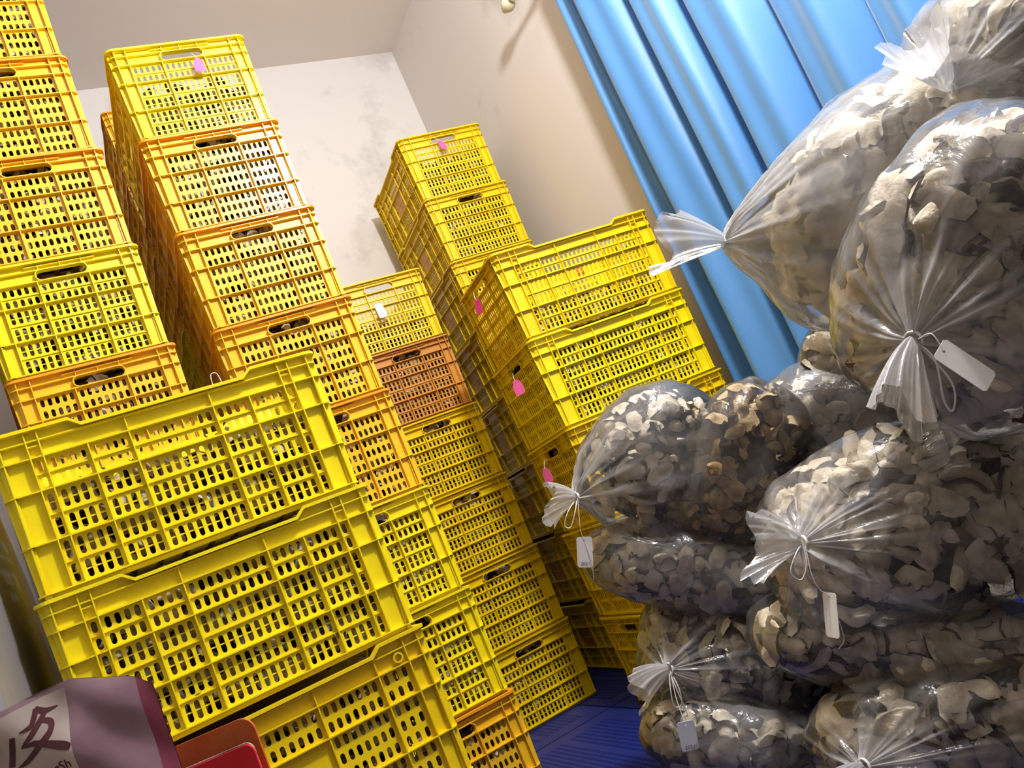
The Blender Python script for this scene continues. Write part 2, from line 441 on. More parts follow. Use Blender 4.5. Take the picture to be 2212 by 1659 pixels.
def base_mesh():
    mb = MB(); i = DEP + TAP
    nx, ny = 8, 12
    x0, x1, y0, y1 = i, W - i, i, L - i
    cx, cy = (x1 - x0) / nx, (y1 - y0) / ny
    for a in range(nx):
        for c in range(ny):
            u0, v0 = x0 + a * cx, y0 + c * cy; k = len(mb.v); g = .007
            R = [(u0, v0), (u0 + cx, v0), (u0 + cx, v0 + cy), (u0, v0 + cy)]; S = [(u0 + g, v0 + g), (u0 + cx - g, v0 + g), (u0 + cx - g, v0 + cy - g), (u0 + g, v0 + cy - g)]
            mb.v += [(p, q, .008) for p, q in R] + [(p, q, .008) for p, q in S] + [(p, q, .003) for p, q in S]
            for q in range(4):
                r = (q + 1) % 4; mb.f += [(k + q, k + r, k + 4 + r, k + 4 + q), (k + 4 + q, k + 4 + r, k + 8 + r, k + 8 + q)]; mb.mi += [0, 0]
    mb.box(i + .01, W - i - .01, i + .01, i + .016, 0.0005, .008); mb.box(i + .01, W - i - .01, L - i - .016, L - i - .01, 0.0005, .008)
    mb.box(i + .01, i + .016, i + .02, L - i - .02, 0.0005, .008); mb.box(W - i - .016, W - i - .01, i + .02, L - i - .02, 0.0005, .008)
    return mb.mesh('base', [M['lemon']])

CM = {t: dict(end=panel(W, t, False), side=panel(L, t, True), rim=rim_mesh(t)) for t in 'AB'}
CORNER, BASE = corner_mesh(), base_mesh()
b = MB(); b.box(.259, .389, DEP - .0015, DEP + .0005, T5 * H + .004, T4 * H - .004)
b.v = [(x, y + tap(z), z) for x, y, z in b.v]
PLATE = b.mesh('name_plate', [M['plate']])

def child(name, me, root, mat, loc=(0, 0, 0), rz=0):
    o = ob(name, me, root, loc, (0, 0, rz))
    o.material_slots[0].link = 'OBJECT'; o.material_slots[0].material = mat
    return o
CRATES = []
def crate(x, y, z, yaw, typ, mat, label, group, longfront=False, plate=False):
    rz = yaw + (PI / 2 if longfront else 0)
    if longfront: loc = (x + math.cos(yaw) * L, y + math.sin(yaw) * L, z)
    else: loc = (x, y, z)
    r = tag(ob('plastic_crate', None, None, loc, (0, 0, rz)), label, 'crate', group)
    rimmat = M['amber_rim_bounce'] if mat == 'amber' else M[mat]
    mm = M[mat]; cm = CM[typ]
    child('end_panel', cm['end'], r, mm); child('end_panel', cm['end'], r, mm, (W, L, 0), PI)
    child('side_panel', cm['side'], r, mm, (0, L, 0), -PI / 2); child('side_panel', cm['side'], r, mm, (W, 0, 0), PI / 2)
    child('corner_post', CORNER, r, mm); child('corner_post', CORNER, r, mm, (W, 0, 0), PI / 2)
    child('corner_post', CORNER, r, mm, (W, L, 0), PI); child('corner_post', CORNER, r, mm, (0, L, 0), -PI / 2)
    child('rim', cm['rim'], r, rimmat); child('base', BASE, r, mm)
    if plate:
        p = ob('name_plate', PLATE, r, (0, L, 0), (0, 0, -PI / 2)); p['label'] = 'faded brown printed plate'
    return Matrix.Translation(loc) @ Matrix.Rotation(rz, 4, 'Z')

ORD = ['bottom', 'second from the floor', 'third from the floor', 'fourth from the floor', 'fifth from the floor', 'sixth from the floor', 'seventh from the floor', 'eighth from the floor', 'ninth from the floor']
CNAME = {'lemon': 'lemon yellow', 'yellow': 'yellow', 'amber': 'amber yellow', 'brown': 'orange brown'}
# name: x, y, yaw, longfront, where, [(type, colour) from the floor up]
STACKS = {
 'A': (-.112, 2.372, .0545, False, 'stack at far left edge', 'far left crate stack', ['B lemon', 'A amber', 'B lemon', 'B lemon', 'A amber', 'B lemon', 'A amber', 'A amber', 'A amber']),
 'B': (.421, 2.396, -.028, False, 'second tall stack from left', 'second tall crate stack', ['A amber', 'B lemon', 'B lemon', 'A amber', 'A amber', 'A amber', 'A amber', 'B lemon']),
 'C': (1.043, 3.179, 0.0, False, 'middle stack holding the brown crate', 'middle crate stack', ['B yellow', 'B yellow', 'B yellow', 'B yellow', 'B brown', 'B yellow']),
 'D': (1.647, 3.224, -.064, False, 'stack in the room corner', 'room corner crate stack', ['B yellow'] * 8),
 'E': (1.352, 2.362, -.088, True, 'stack with pink tags beside the bags', 'crate stack beside the bags', ['B yellow', 'B yellow', 'B yellow', 'B lemon', 'B yellow']),
 'F': (-.149, 1.7395, .038, True, 'low front left stack', 'front left crate stack', ['A yellow', 'A yellow', 'B lemon', 'B lemon']),
 'G': (.465, 3.19, .01, False, 'stack behind the second tall one', 'crate stack at the back wall', ['B yellow', 'A amber', 'B lemon', 'A amber', 'A amber', 'B lemon', 'A amber', 'A amber', 'A amber']),
}
XF = {}
for s, (x, y, yaw, lf, where, grp, items) in STACKS.items():
    for k, it in enumerate(items):
        ty, colr = it.split()
        lab = '%s slotted crate, %s, %s' % (CNAME[colr], 'top' if k == len(items) - 1 else ORD[k], where)
        jx, jy, ja = random.uniform(-.003, .003), random.uniform(-.003, .003), random.uniform(-.006, .006)
        XF[(s, k)] = crate(x + jx, y + jy, k * H, yaw + ja, ty, colr, lab, grp, lf, s == 'D')

# ------------------------------------------------------------------ dried peel
def peel_shape(seed, nu=7, nv=5):
    """curled shell of dried peel: domed pith side up, dark skin side below, ragged outline"""
    r = random.Random(seed)
    lx, ly = r.uniform(.024, .036), r.uniform(.017, .025)
    h = r.uniform(.012, .021); q = r.uniform(.72, .97)
    tw = r.uniform(-.5, .5); p = r.uniform(.4, .7); sk = r.uniform(-.3, .3)
    top, bot = [], []
    ph = [r.uniform(0, 6.3) for _ in range(6)]
    for i in range(nu + 1):
        u = -1 + 2 * i / nu
        wd = max(.10, (1 - abs(u) ** 2.2)) ** p
        rt, rb = [], []
        for j in range(nv + 1):
            v = -1 + 2 * j / nv
            rag = 1 + .13 * math.sin(5 * u + ph[0] + 2 * v) * abs(v)
            X = u * lx + v * ly * sk * .5; Y = v * wd * ly * rag + .004 * math.sin(2 * u + ph[1])
            rr = min(.99, u * u * q + v * v * wd * .75)
            Z = h * math.sqrt(1 - rr) * (1.15 - .3 * u * sk) + tw * u * v * .010 + .0022 * math.sin(4 * u + ph[2]) * math.cos(3 * v + ph[3])
            if abs(u) > .99: Z -= .003 * math.sin(ph[4])
            rt.append((X, Y, Z)); rb.append((X * .88, Y * .86, Z * .9 - .0042))
        top.append(rt); bot.append(rb)
    m_ = MB(); m_.grid(top, mi=0); m_.grid([r_[::-1] for r_ in bot], mi=1)
    n = nv + 1; base = 0; off = (nu + 1) * n
    def ti(i, j): return i * n + j
    def bi(i, j): return off + i * n + (nv - j)
    for i in range(nu):
        m_.f += [(ti(i + 1, 0), ti(i, 0), bi(i, 0), bi(i + 1, 0)), (ti(i, nv), ti(i + 1, nv), bi(i + 1, nv), bi(i, nv))]; m_.mi += [1, 1]
    for j in range(nv):
        m_.f += [(ti(0, j), ti(0, j + 1), bi(0, j + 1), bi(0, j)), (ti(nu, j + 1), ti(nu, j), bi(nu, j), bi(nu, j + 1))]; m_.mi += [1, 1]
    # close orientation is not important: thin shell, both sides shaded
    return np.array(m_.v), np.array(m_.f), np.array(m_.mi)
PEELS = [peel_shape(100 + i) for i in range(10)]
PEELS_LOW = [peel_shape(300 + i, 4, 2) for i in range(8)]

def rand_rot(n):
    q = rng.normal(size=(n, 4)); q /= np.linalg.norm(q, axis=1)[:, None]
    w_, x, y, z = q.T
    return np.stack([np.stack([1 - 2 * (y * y + z * z), 2 * (x * y - z * w_), 2 * (x * z + y * w_)], 1),
                     np.stack([2 * (x * y + z * w_), 1 - 2 * (x * x + z * z), 2 * (y * z - x * w_)], 1),
                     np.stack([2 * (x * z - y * w_), 2 * (y * z + x * w_), 1 - 2 * (x * x + y * y)], 1)], 1)

def frame_rot(nrm, tilt):
    """rotation whose z axis is near nrm"""
    nz = nrm + rng.normal(size=3) * tilt; nz /= np.linalg.norm(nz)
    a = rng.normal(size=3); a -= nz * a.dot(nz); a /= np.linalg.norm(a)
    return np.stack([a, np.cross(nz, a), nz], 1)

class Big:
    def __init__(s): s.V = []; s.F = []; s.M = []; s.n = 0
    def add(s, v, f, mi):
        s.V.append(v); s.F.append(f + s.n); s.M.append(mi); s.n += len(v)
    def mesh(s, name, mats):
        V = np.concatenate(s.V); F = np.concatenate(s.F); mi = np.concatenate(s.M)
        me = bpy.data.meshes.new(name)
        me.vertices.add(len(V)); me.vertices.foreach_set('co', V.astype(np.float32).ravel())
        me.loops.add(F.size); me.loops.foreach_set('vertex_index', F.astype(np.int32).ravel())
        me.polygons.add(len(F)); me.polygons.foreach_set('loop_start', np.arange(0, F.size, 4, dtype=np.int32))
        for x in mats: me.materials.append(x)
        me.polygons.foreach_set('material_index', mi.astype(np.int32))
        me.polygons.foreach_set('use_smooth', np.ones(len(F), bool))
        me.update(calc_edges=True); me.validate()
        return me

# heaps of peel inside the crates
FILL = {('B', 7): .60, ('C', 5): .42, ('D', 7): .62, ('E', 4): .30, ('F', 3): .64, ('G', 8): .6}
big = Big()
def lump_box(M4, x0, x1, y0, y1, z0, z1):
    nx, ny = 7, 9
    def P(x, y, z):
        v = M4 @ Vector((x, y, z)); return (v.x, v.y, v.z)
    rows_v = []; f = []
    # ring of side walls + top
    ring = [(x0 + (x1 - x0) * i / nx, y0) for i in range(nx)] + [(x1, y0 + (y1 - y0) * i / ny) for i in range(ny)] + [(x1 - (x1 - x0) * i / nx, y1) for i in range(nx)] + [(x0, y1 - (y1 - y0) * i / ny) for i in range(ny)]
    nz = 5; n = len(ring); v = []
    for k in range(nz + 1):
        for (x, y) in ring:
            j = rng.uniform(-.006, .006, 3); v.append(P(x + j[0], y + j[1], z0 + (z1 - z0) * k / nz + j[2] * .5))
    for k in range(nz):
        for i in range(n): f.append((k * n + i, k * n + (i + 1) % n, (k + 1) * n + (i + 1) % n, (k + 1) * n + i))
    o_ = len(v)
    for i in range(nx + 1):
        for j in range(ny + 1): v.append(P(x0 + (x1 - x0) * i / nx, y0 + (y1 - y0) * j / ny, z1 + rng.uniform(-.012, .012)))
    for i in range(nx):
        for j in range(ny): f.append((o_ + i * (ny + 1) + j, o_ + (i + 1) * (ny + 1) + j, o_ + (i + 1) * (ny + 1) + j + 1, o_ + i * (ny + 1) + j + 1))
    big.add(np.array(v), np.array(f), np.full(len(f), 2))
def add_peel(P, R, sc, low=True, mats=0):
    v, f, mi = random.choice(PEELS_LOW if low else PEELS)
    big.add((v * sc) @ R.T + P, f, np.where(mi == 0, 3, mi) if random.random() < .55 else mi)  # tan on some pieces paints in yellow light bounced inside the crates
for (s, k), M4 in XF.items():
    if s == 'A' and k < 4: continue
    if s == 'G' and k < 7: continue
    fill = FILL.get((s, k), .93 if (s, k) != ('F', 1) else .9)
    top = fill * H
    i = .095
    lump_box(M4, i, W - i, i, L - i, .012, top - .02)
    R4 = np.array(M4.to_3x3())
    def put(x, y, z, n):
        add_peel(np.array(M4 @ Vector((x, y, z))), R4 @ frame_rot(np.array(n), .75), random.uniform(.62, .95))
    lf = s in 'EF'
    dens = 1500
    if not lf or s == 'E':
        yy = (0.024, 0.05) if s != 'E' else (0.024, 0.05)
        n_ = int(W * top * dens)
        if s == 'E':
            for _ in range(n_): put(random.uniform(.03, W - .03), L - random.uniform(.042, .085), random.uniform(.02, top), (0, 1, .2))
        else:
            for _ in range(n_): put(random.uniform(.03, W - .03), random.uniform(.042, .085), random.uniform(.02, top), (0, -1, .2))
    if lf:
        for _ in range(int(L * top * dens)): put(random.uniform(.042, .085), random.uniform(.03, L - .03), random.uniform(.02, top), (-1, 0, .2))
    elif s == 'D':
        for _ in range(int(L * top * dens * .5)): put(random.uniform(.042, .085), random.uniform(.03, L - .03), random.uniform(.02, top), (-1, 0, .2))
    if fill < .8:
        for _ in range(90): put(random.uniform(.05, W - .05), random.uniform(.05, L - .05), top - random.uniform(0, .02), (0, 0, 1))
tag(ob('dried_peel_heap', big.mesh('dried_peel_heap', [M['cream'], M['skin'], M['core'], M['tan']])), 'dried citrus peel heaped inside the yellow crates, seen through the slots', 'peel', None, 'stuff')

# ------------------------------------------------------------------ bags of peel
BAGS = {
    'top': [[1.508, 1.014, 1.039], [0.167, -0.258, 0.037], [-0.037, 0.003, 0.189], [0.156, 0.105, 0.029], [-0.862, 0.495, -0.109], True],
    'crown': [[1.673, 0.748, 1.157], [0.088, -0.183, -0.025], [-0.021, -0.03, 0.143], [0.152, 0.068, 0.036], [-0.592, -0.044, -0.805], True],
    'hero': [[1.263, 0.814, 0.815], [0.091, -0.153, 0.157], [-0.076, 0.107, 0.148], [0.151, 0.097, 0.007], [-0.396, 0.191, -0.898], True],
    'dark': [[1.575, 1.501, 0.651], [0.142, -0.15, -0.015], [0.014, -0.003, 0.167], [0.101, 0.096, -0.007], [0.752, 0.1, 0.652], False],
    'small': [[1.161, 1.701, 0.742], [0.146, -0.099, 0.052], [-0.038, 0.028, 0.161], [0.079, 0.116, -0.001], [-0.796, 0.29, -0.532], True],
    'brown': [[1.28, 1.584, 0.665], [0.121, -0.09, 0.133], [-0.064, 0.058, 0.097], [0.088, 0.109, -0.006], [0.752, 0.1, 0.652], False],
    'flat': [[1.148, 1.728, 0.489], [0.17, -0.132, -0.125], [0.051, -0.02, 0.09], [0.088, 0.132, -0.021], [0.752, 0.1, 0.652], False],
    'mid': [[1.26, 1.173, 0.461], [0.184, -0.2, -0.006], [0.024, 0.017, 0.17], [0.123, 0.114, -0.029], [-0.531, 0.132, -0.837], True],
    'right': [[1.7, 1.196, 0.45], [0.112, -0.162, -0.008], [0.025, 0.009, 0.175], [0.121, 0.085, -0.022], [0.752, 0.1, 0.652], False],
    'low': [[1.154, 1.74, 0.266], [0.134, -0.121, -0.114], [0.08, -0.02, 0.116], [0.086, 0.13, -0.037], [-0.496, -0.335, -0.801], True],
    'wide': [[1.219, 1.275, 0.253], [0.158, -0.195, -0.111], [0.046, -0.011, 0.085], [0.113, 0.118, -0.047], [0.752, 0.1, 0.652], False],
    'base': [[1.074, 1.742, 0.097], [0.138, -0.124, -0.103], [0.058, -0.004, 0.083], [0.08, 0.13, -0.049], [0.752, 0.1, 0.652], False],
    'front': [[1.146, 1.2, 0.115], [0.161, -0.171, -0.033], [0.038, 0.016, 0.098], [0.103, 0.108, -0.058], [-0.478, -0.254, -0.841], True],
    'rearlow': [[1.445, 1.666, 0.278], [0.187, -0.176, -0.047], [0.06, 0.008, 0.207], [0.096, 0.111, -0.032], [0.752, 0.1, 0.652], False],
    'rearmid': [[1.72, 1.339, 0.69], [0.164, -0.215, -0.074], [0.038, -0.039, 0.198], [0.118, 0.092, -0.005], [0.752, 0.1, 0.652], False],
    'side1': [[1.62, 0.62, 0.46], [0.25, -0.1, 0.0], [0.0, 0.02, 0.16], [0.06, 0.2, 0.0], [0.752, 0.1, 0.652], False],
    'side2': [[1.6, 0.66, 0.155], [0.26, -0.06, 0.0], [0.0, 0.02, 0.15], [0.05, 0.22, 0.0], [0.752, 0.1, 0.652], False],
}
BSC = {'small': .8, 'brown': .85, 'flat': .9, 'low': .9, 'base': .95, 'dark': 1.0, 'hero': 1.05, 'top': 1.1}
FILM = {'top': 1.13, 'crown': 1.22, 'small': 1.09, 'hero': 1.06}
HAZE = {'top': .20, 'crown': .24, 'small': .12, 'hero': .17, 'mid': .10, 'low': .08, 'front': .10}
BAG_LABEL = {
 'top': 'large clear bag of pale peel leaning on the blue curtain, tied at lower left',
 'crown': 'clear bag of peel cut off by the upper right corner of the picture',
 'hero': 'big clear bag of peel tied in a star, blank white tag on its knot',
 'dark': 'shadowed clear bag of peel in the dark gap behind the star-tied bag',
 'small': 'small clear bag of white peel tied at left against the yellow crates',
 'brown': 'clear bag of tan peel wedged right of the small tied bag',
 'flat': 'flattened clear bag of peel lying directly under the small tied bag',
 'mid': 'clear bag of peel tied at left with a cord loop and edge-on tag',
 'right': 'shadowed clear bag of peel at right edge below the star-tied bag',
 'low': 'clear bag of peel near the floor, knot with a hanging 2021 tag',
 'wide': 'wide untied-looking clear bag of peel under the cord loop bag',
 'base': 'lowest clear bag of peel resting on the blue pallet below the knot tag',
 'front': 'clear bag of peel at bottom edge with its knot cut by the frame',
 'rearlow': 'clear bag of peel deep in shadow in the lower middle of the pile',
 'rearmid': 'clear bag of peel in shadow right behind the star-tied bag',
 'side1': 'clear bag of peel outside the right edge, under the star-tied bag',
 'side2': 'clear bag of peel on the pallet outside the right edge',
}
PEEL_NAME = {
 'top': 'leaning on the blue curtain', 'crown': 'in the upper right corner', 'hero': 'tied in a star with the blank tag', 'dark': 'in the dark gap', 'small': 'tied at left against the crates',
 'brown': 'of tan peel beside the small one', 'flat': 'lying flat under the small one', 'mid': 'with the cord loop', 'right': 'at the right edge', 'low': 'with the hanging 2021 tag', 'wide': 'under the cord loop one',
 'base': 'lowest on the pallet', 'front': 'at the bottom edge', 'rearlow': 'deep in shadow', 'rearmid': 'in shadow behind the star-tied one', 'side1': 'outside the right edge', 'side2': 'on the pallet outside the right edge'}

def vnoise(P, sc, seed):
    """cheap smooth pseudo-noise"""
    r = np.random.default_rng(seed); o = 0
    for k in range(5):
        d = r.normal(size=3); d /= np.linalg.norm(d)
        o = o + np.sin((P @ d) * sc * (0.7 + .35 * k) + r.uniform(0, 6.28)) / (1 + .3 * k)
    return o / 3.0

camP = np.array(CAM); 
cands = []     # (projected size, key, position, rotation, scale, shape)
big2 = Big()
bag_core = {k: (np.array(v[0]), np.linalg.inv(np.array(v[1:4]).T)) for k, v in BAGS.items()}
def occluded(P, key):
    d = P - camP
    for k, (C, Ai) in bag_core.items():
        if k == key: continue
        o_ = Ai @ (camP - C) / .97; dd = Ai @ d / .97
        a = dd @ dd; b_ = 2 * o_ @ dd; c = o_ @ o_ - 1; D = b_ * b_ - 4 * a * c
        if D > 0:
            s1 = (-b_ - math.sqrt(D)) / (2 * a)
            if 0 < s1 < 0.985: return True
    return False
def axes_for(q):
    a = np.cross(q, [0.1, 0.97, 0.2]); a /= np.linalg.norm(a); return a, np.cross(q, a)

def super_scale(d, ex=2.5):
    return 1.0 / (np.abs(d) ** ex).sum(axis=-1) ** (1 / ex)

def build_bag(key, seed):
    C, e1, e2, e3, q, has = [np.array(x) if not isinstance(x, bool) else x for x in BAGS[key]]
    Mx = np.stack([e1, e2, e3], 1)
    qa, qb = axes_for(q)
    r = np.random.default_rng(seed)
    nth, nph = 64, 160
    ph = np.linspace(0, 2 * PI, nph, endpoint=False)
    th = .035 + (PI - .05) * (np.linspace(0, 1, nth)) ** 1.15
    TH_, PH = np.meshgrid(th, ph, indexing='ij')
    d = np.cos(TH_)[..., None] * q + np.sin(TH_)[..., None] * (np.cos(PH)[..., None] * qa + np.sin(PH)[..., None] * qb)
    s = super_scale(d)
    # gathered pleats running to the knot
    ks = [7, 11, 17, 26, 38]; pp = r.uniform(0, 6.28, 5)
    pl = sum(np.cos(k * PH + p + .5 * np.sin(3 * PH + p)) / (1 + .25 * i) for i, (k, p) in enumerate(zip(ks, pp))) / 2.6
    env = np.exp(-TH_ / .55) * np.clip(TH_ / .08, 0, 1) * (.055 if has else .03) + .006 * np.exp(-TH_ / 1.4)
    cone = (.10 if has else .04) * np.exp(-TH_ / .22) - .07 * np.exp(-((TH_ - .5) / .35) ** 2)
    s = s * (FILM.get(key, 1.05) + cone + pl * env)
    base = C + (d * s[..., None]) @ Mx.T
    wr = vnoise(base.reshape(-1, 3), 24, seed).reshape(s.shape) * .010 + np.abs(vnoise(base.reshape(-1, 3), 60, seed + 1)).reshape(s.shape) * .006
    nr = base - C; nr /= np.linalg.norm(nr, axis=-1)[..., None]
    P = base + nr * wr[..., None]
    P[..., 2] = np.maximum(P[..., 2], .003)
    bn = base.reshape(-1, 3)
    streak = np.clip(pl * .9 + .25, 0, 1)
    h0 = HAZE.get(key, .11)
    haze = (h0 + (.62 * np.exp(-TH_ / .13) + .42 * np.exp(-TH_ / .6) * streak + .12 * np.exp(-TH_ / 1.3) * streak) * (1 if has else .35)
            + .20 * np.clip(np.abs(vnoise(bn, 26, seed + 4)).reshape(s.shape) - .3, 0, 1)
            + h0 * 1.2 * np.clip(vnoise(bn, 9, seed + 9).reshape(s.shape), -.6, 1))
    haze = np.clip(haze, 0, .92)
    verts = P.reshape(-1, 3); idx = np.arange(nth * nph).reshape(nth, nph)
    F = np.stack([idx[:-1], np.roll(idx[:-1], -1, 1), np.roll(idx[1:], -1, 1), idx[1:]], -1).reshape(-1, 4)
    me = bpy.data.meshes.new('film')
    root = tag(ob('peel_bag', None, None, (float(C[0]), float(C[1]), float(max(verts[:, 2].min(), 0)))), BAG_LABEL[key], 'bag', 'clear bags of dried peel')
    off = np.array(root.location)
    fl = [tuple(int(a) for a in f) for f in F] + [tuple(int(a) for a in idx[-1])]
    me.from_pydata([tuple(p) for p in verts - off], [], fl)
    me.materials.append(M['film'])
    at = me.attributes.new('haze', 'FLOAT', 'POINT'); at.data.foreach_set('value', haze.ravel().astype(np.float32))
    me.polygons.foreach_set('use_smooth', [True] * len(fl)); me.update()
    ob('film', me, root)
    N = P[0].mean(0)
    # contents
    area_ = 4 * PI * (np.linalg.norm(e1) * np.linalg.norm(e2) + np.linalg.norm(e1) * np.linalg.norm(e3) + np.linalg.norm(e3) * np.linalg.norm(e2)) / 3
    tan = key in ('brown',)
    n = int(area_ * 640)
    dd = r.normal(size=(n * 2, 3)); dd /= np.linalg.norm(dd, axis=1)[:, None]
    cnt = 0
    for v in dd:
        if cnt >= n: break
        p0 = C + Mx @ v
        nn = np.linalg.inv(Mx).T @ v; nn /= np.linalg.norm(nn)
        vw = (camP - p0); dist = np.linalg.norm(vw); vw /= dist
        facing = nn @ vw
        if facing < -.25: continue
        cnt += 1
        ang = math.acos(max(-1, min(1, v @ q)))
        layer = r.uniform(0, 1)
        ins = .017 + .05 * layer ** 1.3
        sc_ = super_scale(v[None])[0]
        if has: sc_ *= 1 - .11 * math.exp(-((ang - .35) / .3) ** 2)
        p = C + (Mx @ v) * sc_ - nn * ins
        if p[2] < .03: continue
        R = frame_rot(nn if r.uniform() < .86 else -nn, .62)
        sc = r.uniform(.85, 1.35) * BSC.get(key, 1.05)
        k = int(r.integers(0, len(PEELS)))
        size = facing * sc / dist * (1 - .8 * layer)
        px = (p - camP); zc = px @ np.array(CF); u = px @ np.array(CR) / zc; w_ = px @ np.array(CU) / zc
        inside = abs(u) < .60 and abs(w_) < .45
        cands.append((size if inside else -1, key, p, R, sc, k, tan))
    # shaded middle of the heap
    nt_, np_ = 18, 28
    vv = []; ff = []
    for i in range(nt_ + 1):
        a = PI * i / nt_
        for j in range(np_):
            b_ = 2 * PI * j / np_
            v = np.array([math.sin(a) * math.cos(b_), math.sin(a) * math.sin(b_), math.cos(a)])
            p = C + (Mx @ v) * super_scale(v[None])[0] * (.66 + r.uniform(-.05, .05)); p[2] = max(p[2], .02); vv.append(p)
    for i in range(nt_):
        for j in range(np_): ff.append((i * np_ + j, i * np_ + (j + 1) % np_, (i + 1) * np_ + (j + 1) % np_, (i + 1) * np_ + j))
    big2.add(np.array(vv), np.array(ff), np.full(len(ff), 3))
    return root, off, N, (N - C) / np.linalg.norm(N - C)

def film_tail(root, off, N, ax, droop, length, rad, seed, haze=.5, flat=.5):
    """loose gathered film beyond the knot"""
    r = np.random.default_rng(seed); rows = []; hz = []
    nr, nc = 16, 90
    ax = ax + np.array(droop); ax /= np.linalg.norm(ax)
    a, b_ = axes_for(ax)
    pp = r.uniform(0, 6.28, 4)
    for i in range(nr):
        s = i / (nr - 1); c = N + ax * (length * s) + np.array([0, 0, -.02 * s * s])
        row = []
        for j in range(nc):
            f = 2 * PI * j / nc
            ple = (math.cos(9 * f + pp[0]) + .7 * math.cos(14 * f + pp[1]) + .5 * math.cos(23 * f + pp[2])) / 2
            rr = .009 + (rad - .009) * s ** .8 * (1 + .20 * ple * (0.4 + .6 * s))
            ll = length * .18 * s * s * math.cos(3 * f + pp[3])
            row.append(tuple(c + a * rr * math.cos(f) + b_ * rr * math.sin(f) * flat + ax * ll - off)); hz.append(min(.9, haze * (1.25 - .45 * s) * (1 + .35 * ple)))
        rows.append(row)
    m_ = MB(); m_.grid(rows, True); me = m_.mesh('film_tail', [M['film']], True)
    at = me.attributes.new('haze', 'FLOAT', 'POINT'); at.data.foreach_set('value', hz)
    ob('film_tail', me, root)

def bez(p, n=24):
    """smooth curve through points (Catmull-Rom)"""
    p = [np.array(x, float) for x in p]; p = [2 * p[0] - p[1]] + p + [2 * p[-1] - p[-2]]; o_ = []
    for i in range(1, len(p) - 2):
        for k in range(n // (len(p) - 3) + 1):
            t_ = k / (n // (len(p) - 3) + 1); a, b_, c, d = p[i - 1:i + 3]
            o_.append(.5 * (2 * b_ + (c - a) * t_ + (2 * a - 5 * b_ + 4 * c - d) * t_ ** 2 + (3 * b_ - a - 3 * c + d) * t_ ** 3))
    o_.append(p[-2]); return o_

def tie(root, off, N, ax, loops):
    m_ = MB(); a, b_ = axes_for(ax); pts = []
    for k in range(40):
        f = 2 * PI * 3 * k / 39; pts.append(N + (a * math.cos(f) + b_ * math.sin(f)) * .0125 + ax * (.004 * (k / 39 - .5)) - off)
    m_.tube(pts, .0016, 6)
    for lp in loops:
        m_.tube([np.array(x) - off for x in bez(lp, 30)], .0014, 6)
    ob('tie_cord', m_.mesh('tie_cord', [M['cord']], True), root)

def text_mesh(s, size, mat):
    c = bpy.data.curves.new('txt', 'FONT'); c.body = s; c.size = size; c.align_x = 'CENTER'; c.align_y = 'CENTER'; c.extrude = .0001; c.resolution_u = 3
    c.materials.append(mat); o_ = bpy.data.objects.new('txt', c); COL.objects.link(o_)
    dg = bpy.context.evaluated_depsgraph_get(); me = bpy.data.meshes.new_from_object(o_.evaluated_get(dg))
    bpy.data.objects.remove(o_); return me

def card(name, label, w_, h, mat, pos, nrm, up, cat='tag', group=None, hang=None, text=None, peak=False, th=.0012):
    """thin hanging tag: origin at its punched hole (top middle)"""
    nrm = Vector(nrm).normalized(); up = Vector(up); up = (up - nrm * up.dot(nrm)).normalized(); rt = up.cross(nrm)
    R = Matrix((rt, up, nrm)).transposed()
    root = ob(name, None, None, pos); root.rotation_euler = R.to_euler()
    tag(root, label, cat, group)
    c = .004
    if peak: o_ = [(-w_ / 2 + c, -h), (w_ / 2 - c, -h), (w_ / 2, -h + c), (w_ / 2, -h * .3), (w_ * .2, .006), (-w_ * .2, .006), (-w_ / 2, -h * .3), (-w_ / 2, -h + c)]
    else: o_ = [(-w_ / 2 + c, -h), (w_ / 2 - c, -h), (w_ / 2, -h + c), (w_ / 2, .004), (w_ / 2 - c, .008), (-w_ / 2 + c, .008), (-w_ / 2, .004), (-w_ / 2, -h + c)]
    m_ = MB(); n = len(o_); hr = .0025
    k = 0; hole = [(hr * math.cos(-PI * .625 + 2 * PI * i / n), hr * math.sin(-PI * .625 + 2 * PI * i / n)) for i in range(n)]
    for z, s_ in ((0, 1), (-th, -1)):
        pass
    rows = [[(x, y, 0) for x, y in hole], [(x, y, 0) for x, y in o_], [(x, y, -th) for x, y in o_], [(x, y, -th) for x, y in hole], [(x, y, 0) for x, y in hole]]
    m_.grid(rows, True)
    me = weld(m_.mesh('card', [M[mat]]))
    ob('card', me, root)
    if hang:
        m2 = MB(); inv = R.transposed()
        m2.tube([inv @ (Vector(x) - Vector(pos)) for x in bez(hang, 24)], .0009 if cat == 'tag' else .001, 6)
        ob('cord', m2.mesh('cord', [M['cord']], True), root)
    if text:
        ob('handwriting', text_mesh(text, w_ * .30, M['ink']), root, (0, -h * .86, .0004), (0, 0, 0))
    return root

BR = {}
for n_i, key in enumerate(BAGS): BR[key] = build_bag(key, 40 + n_i * 7)

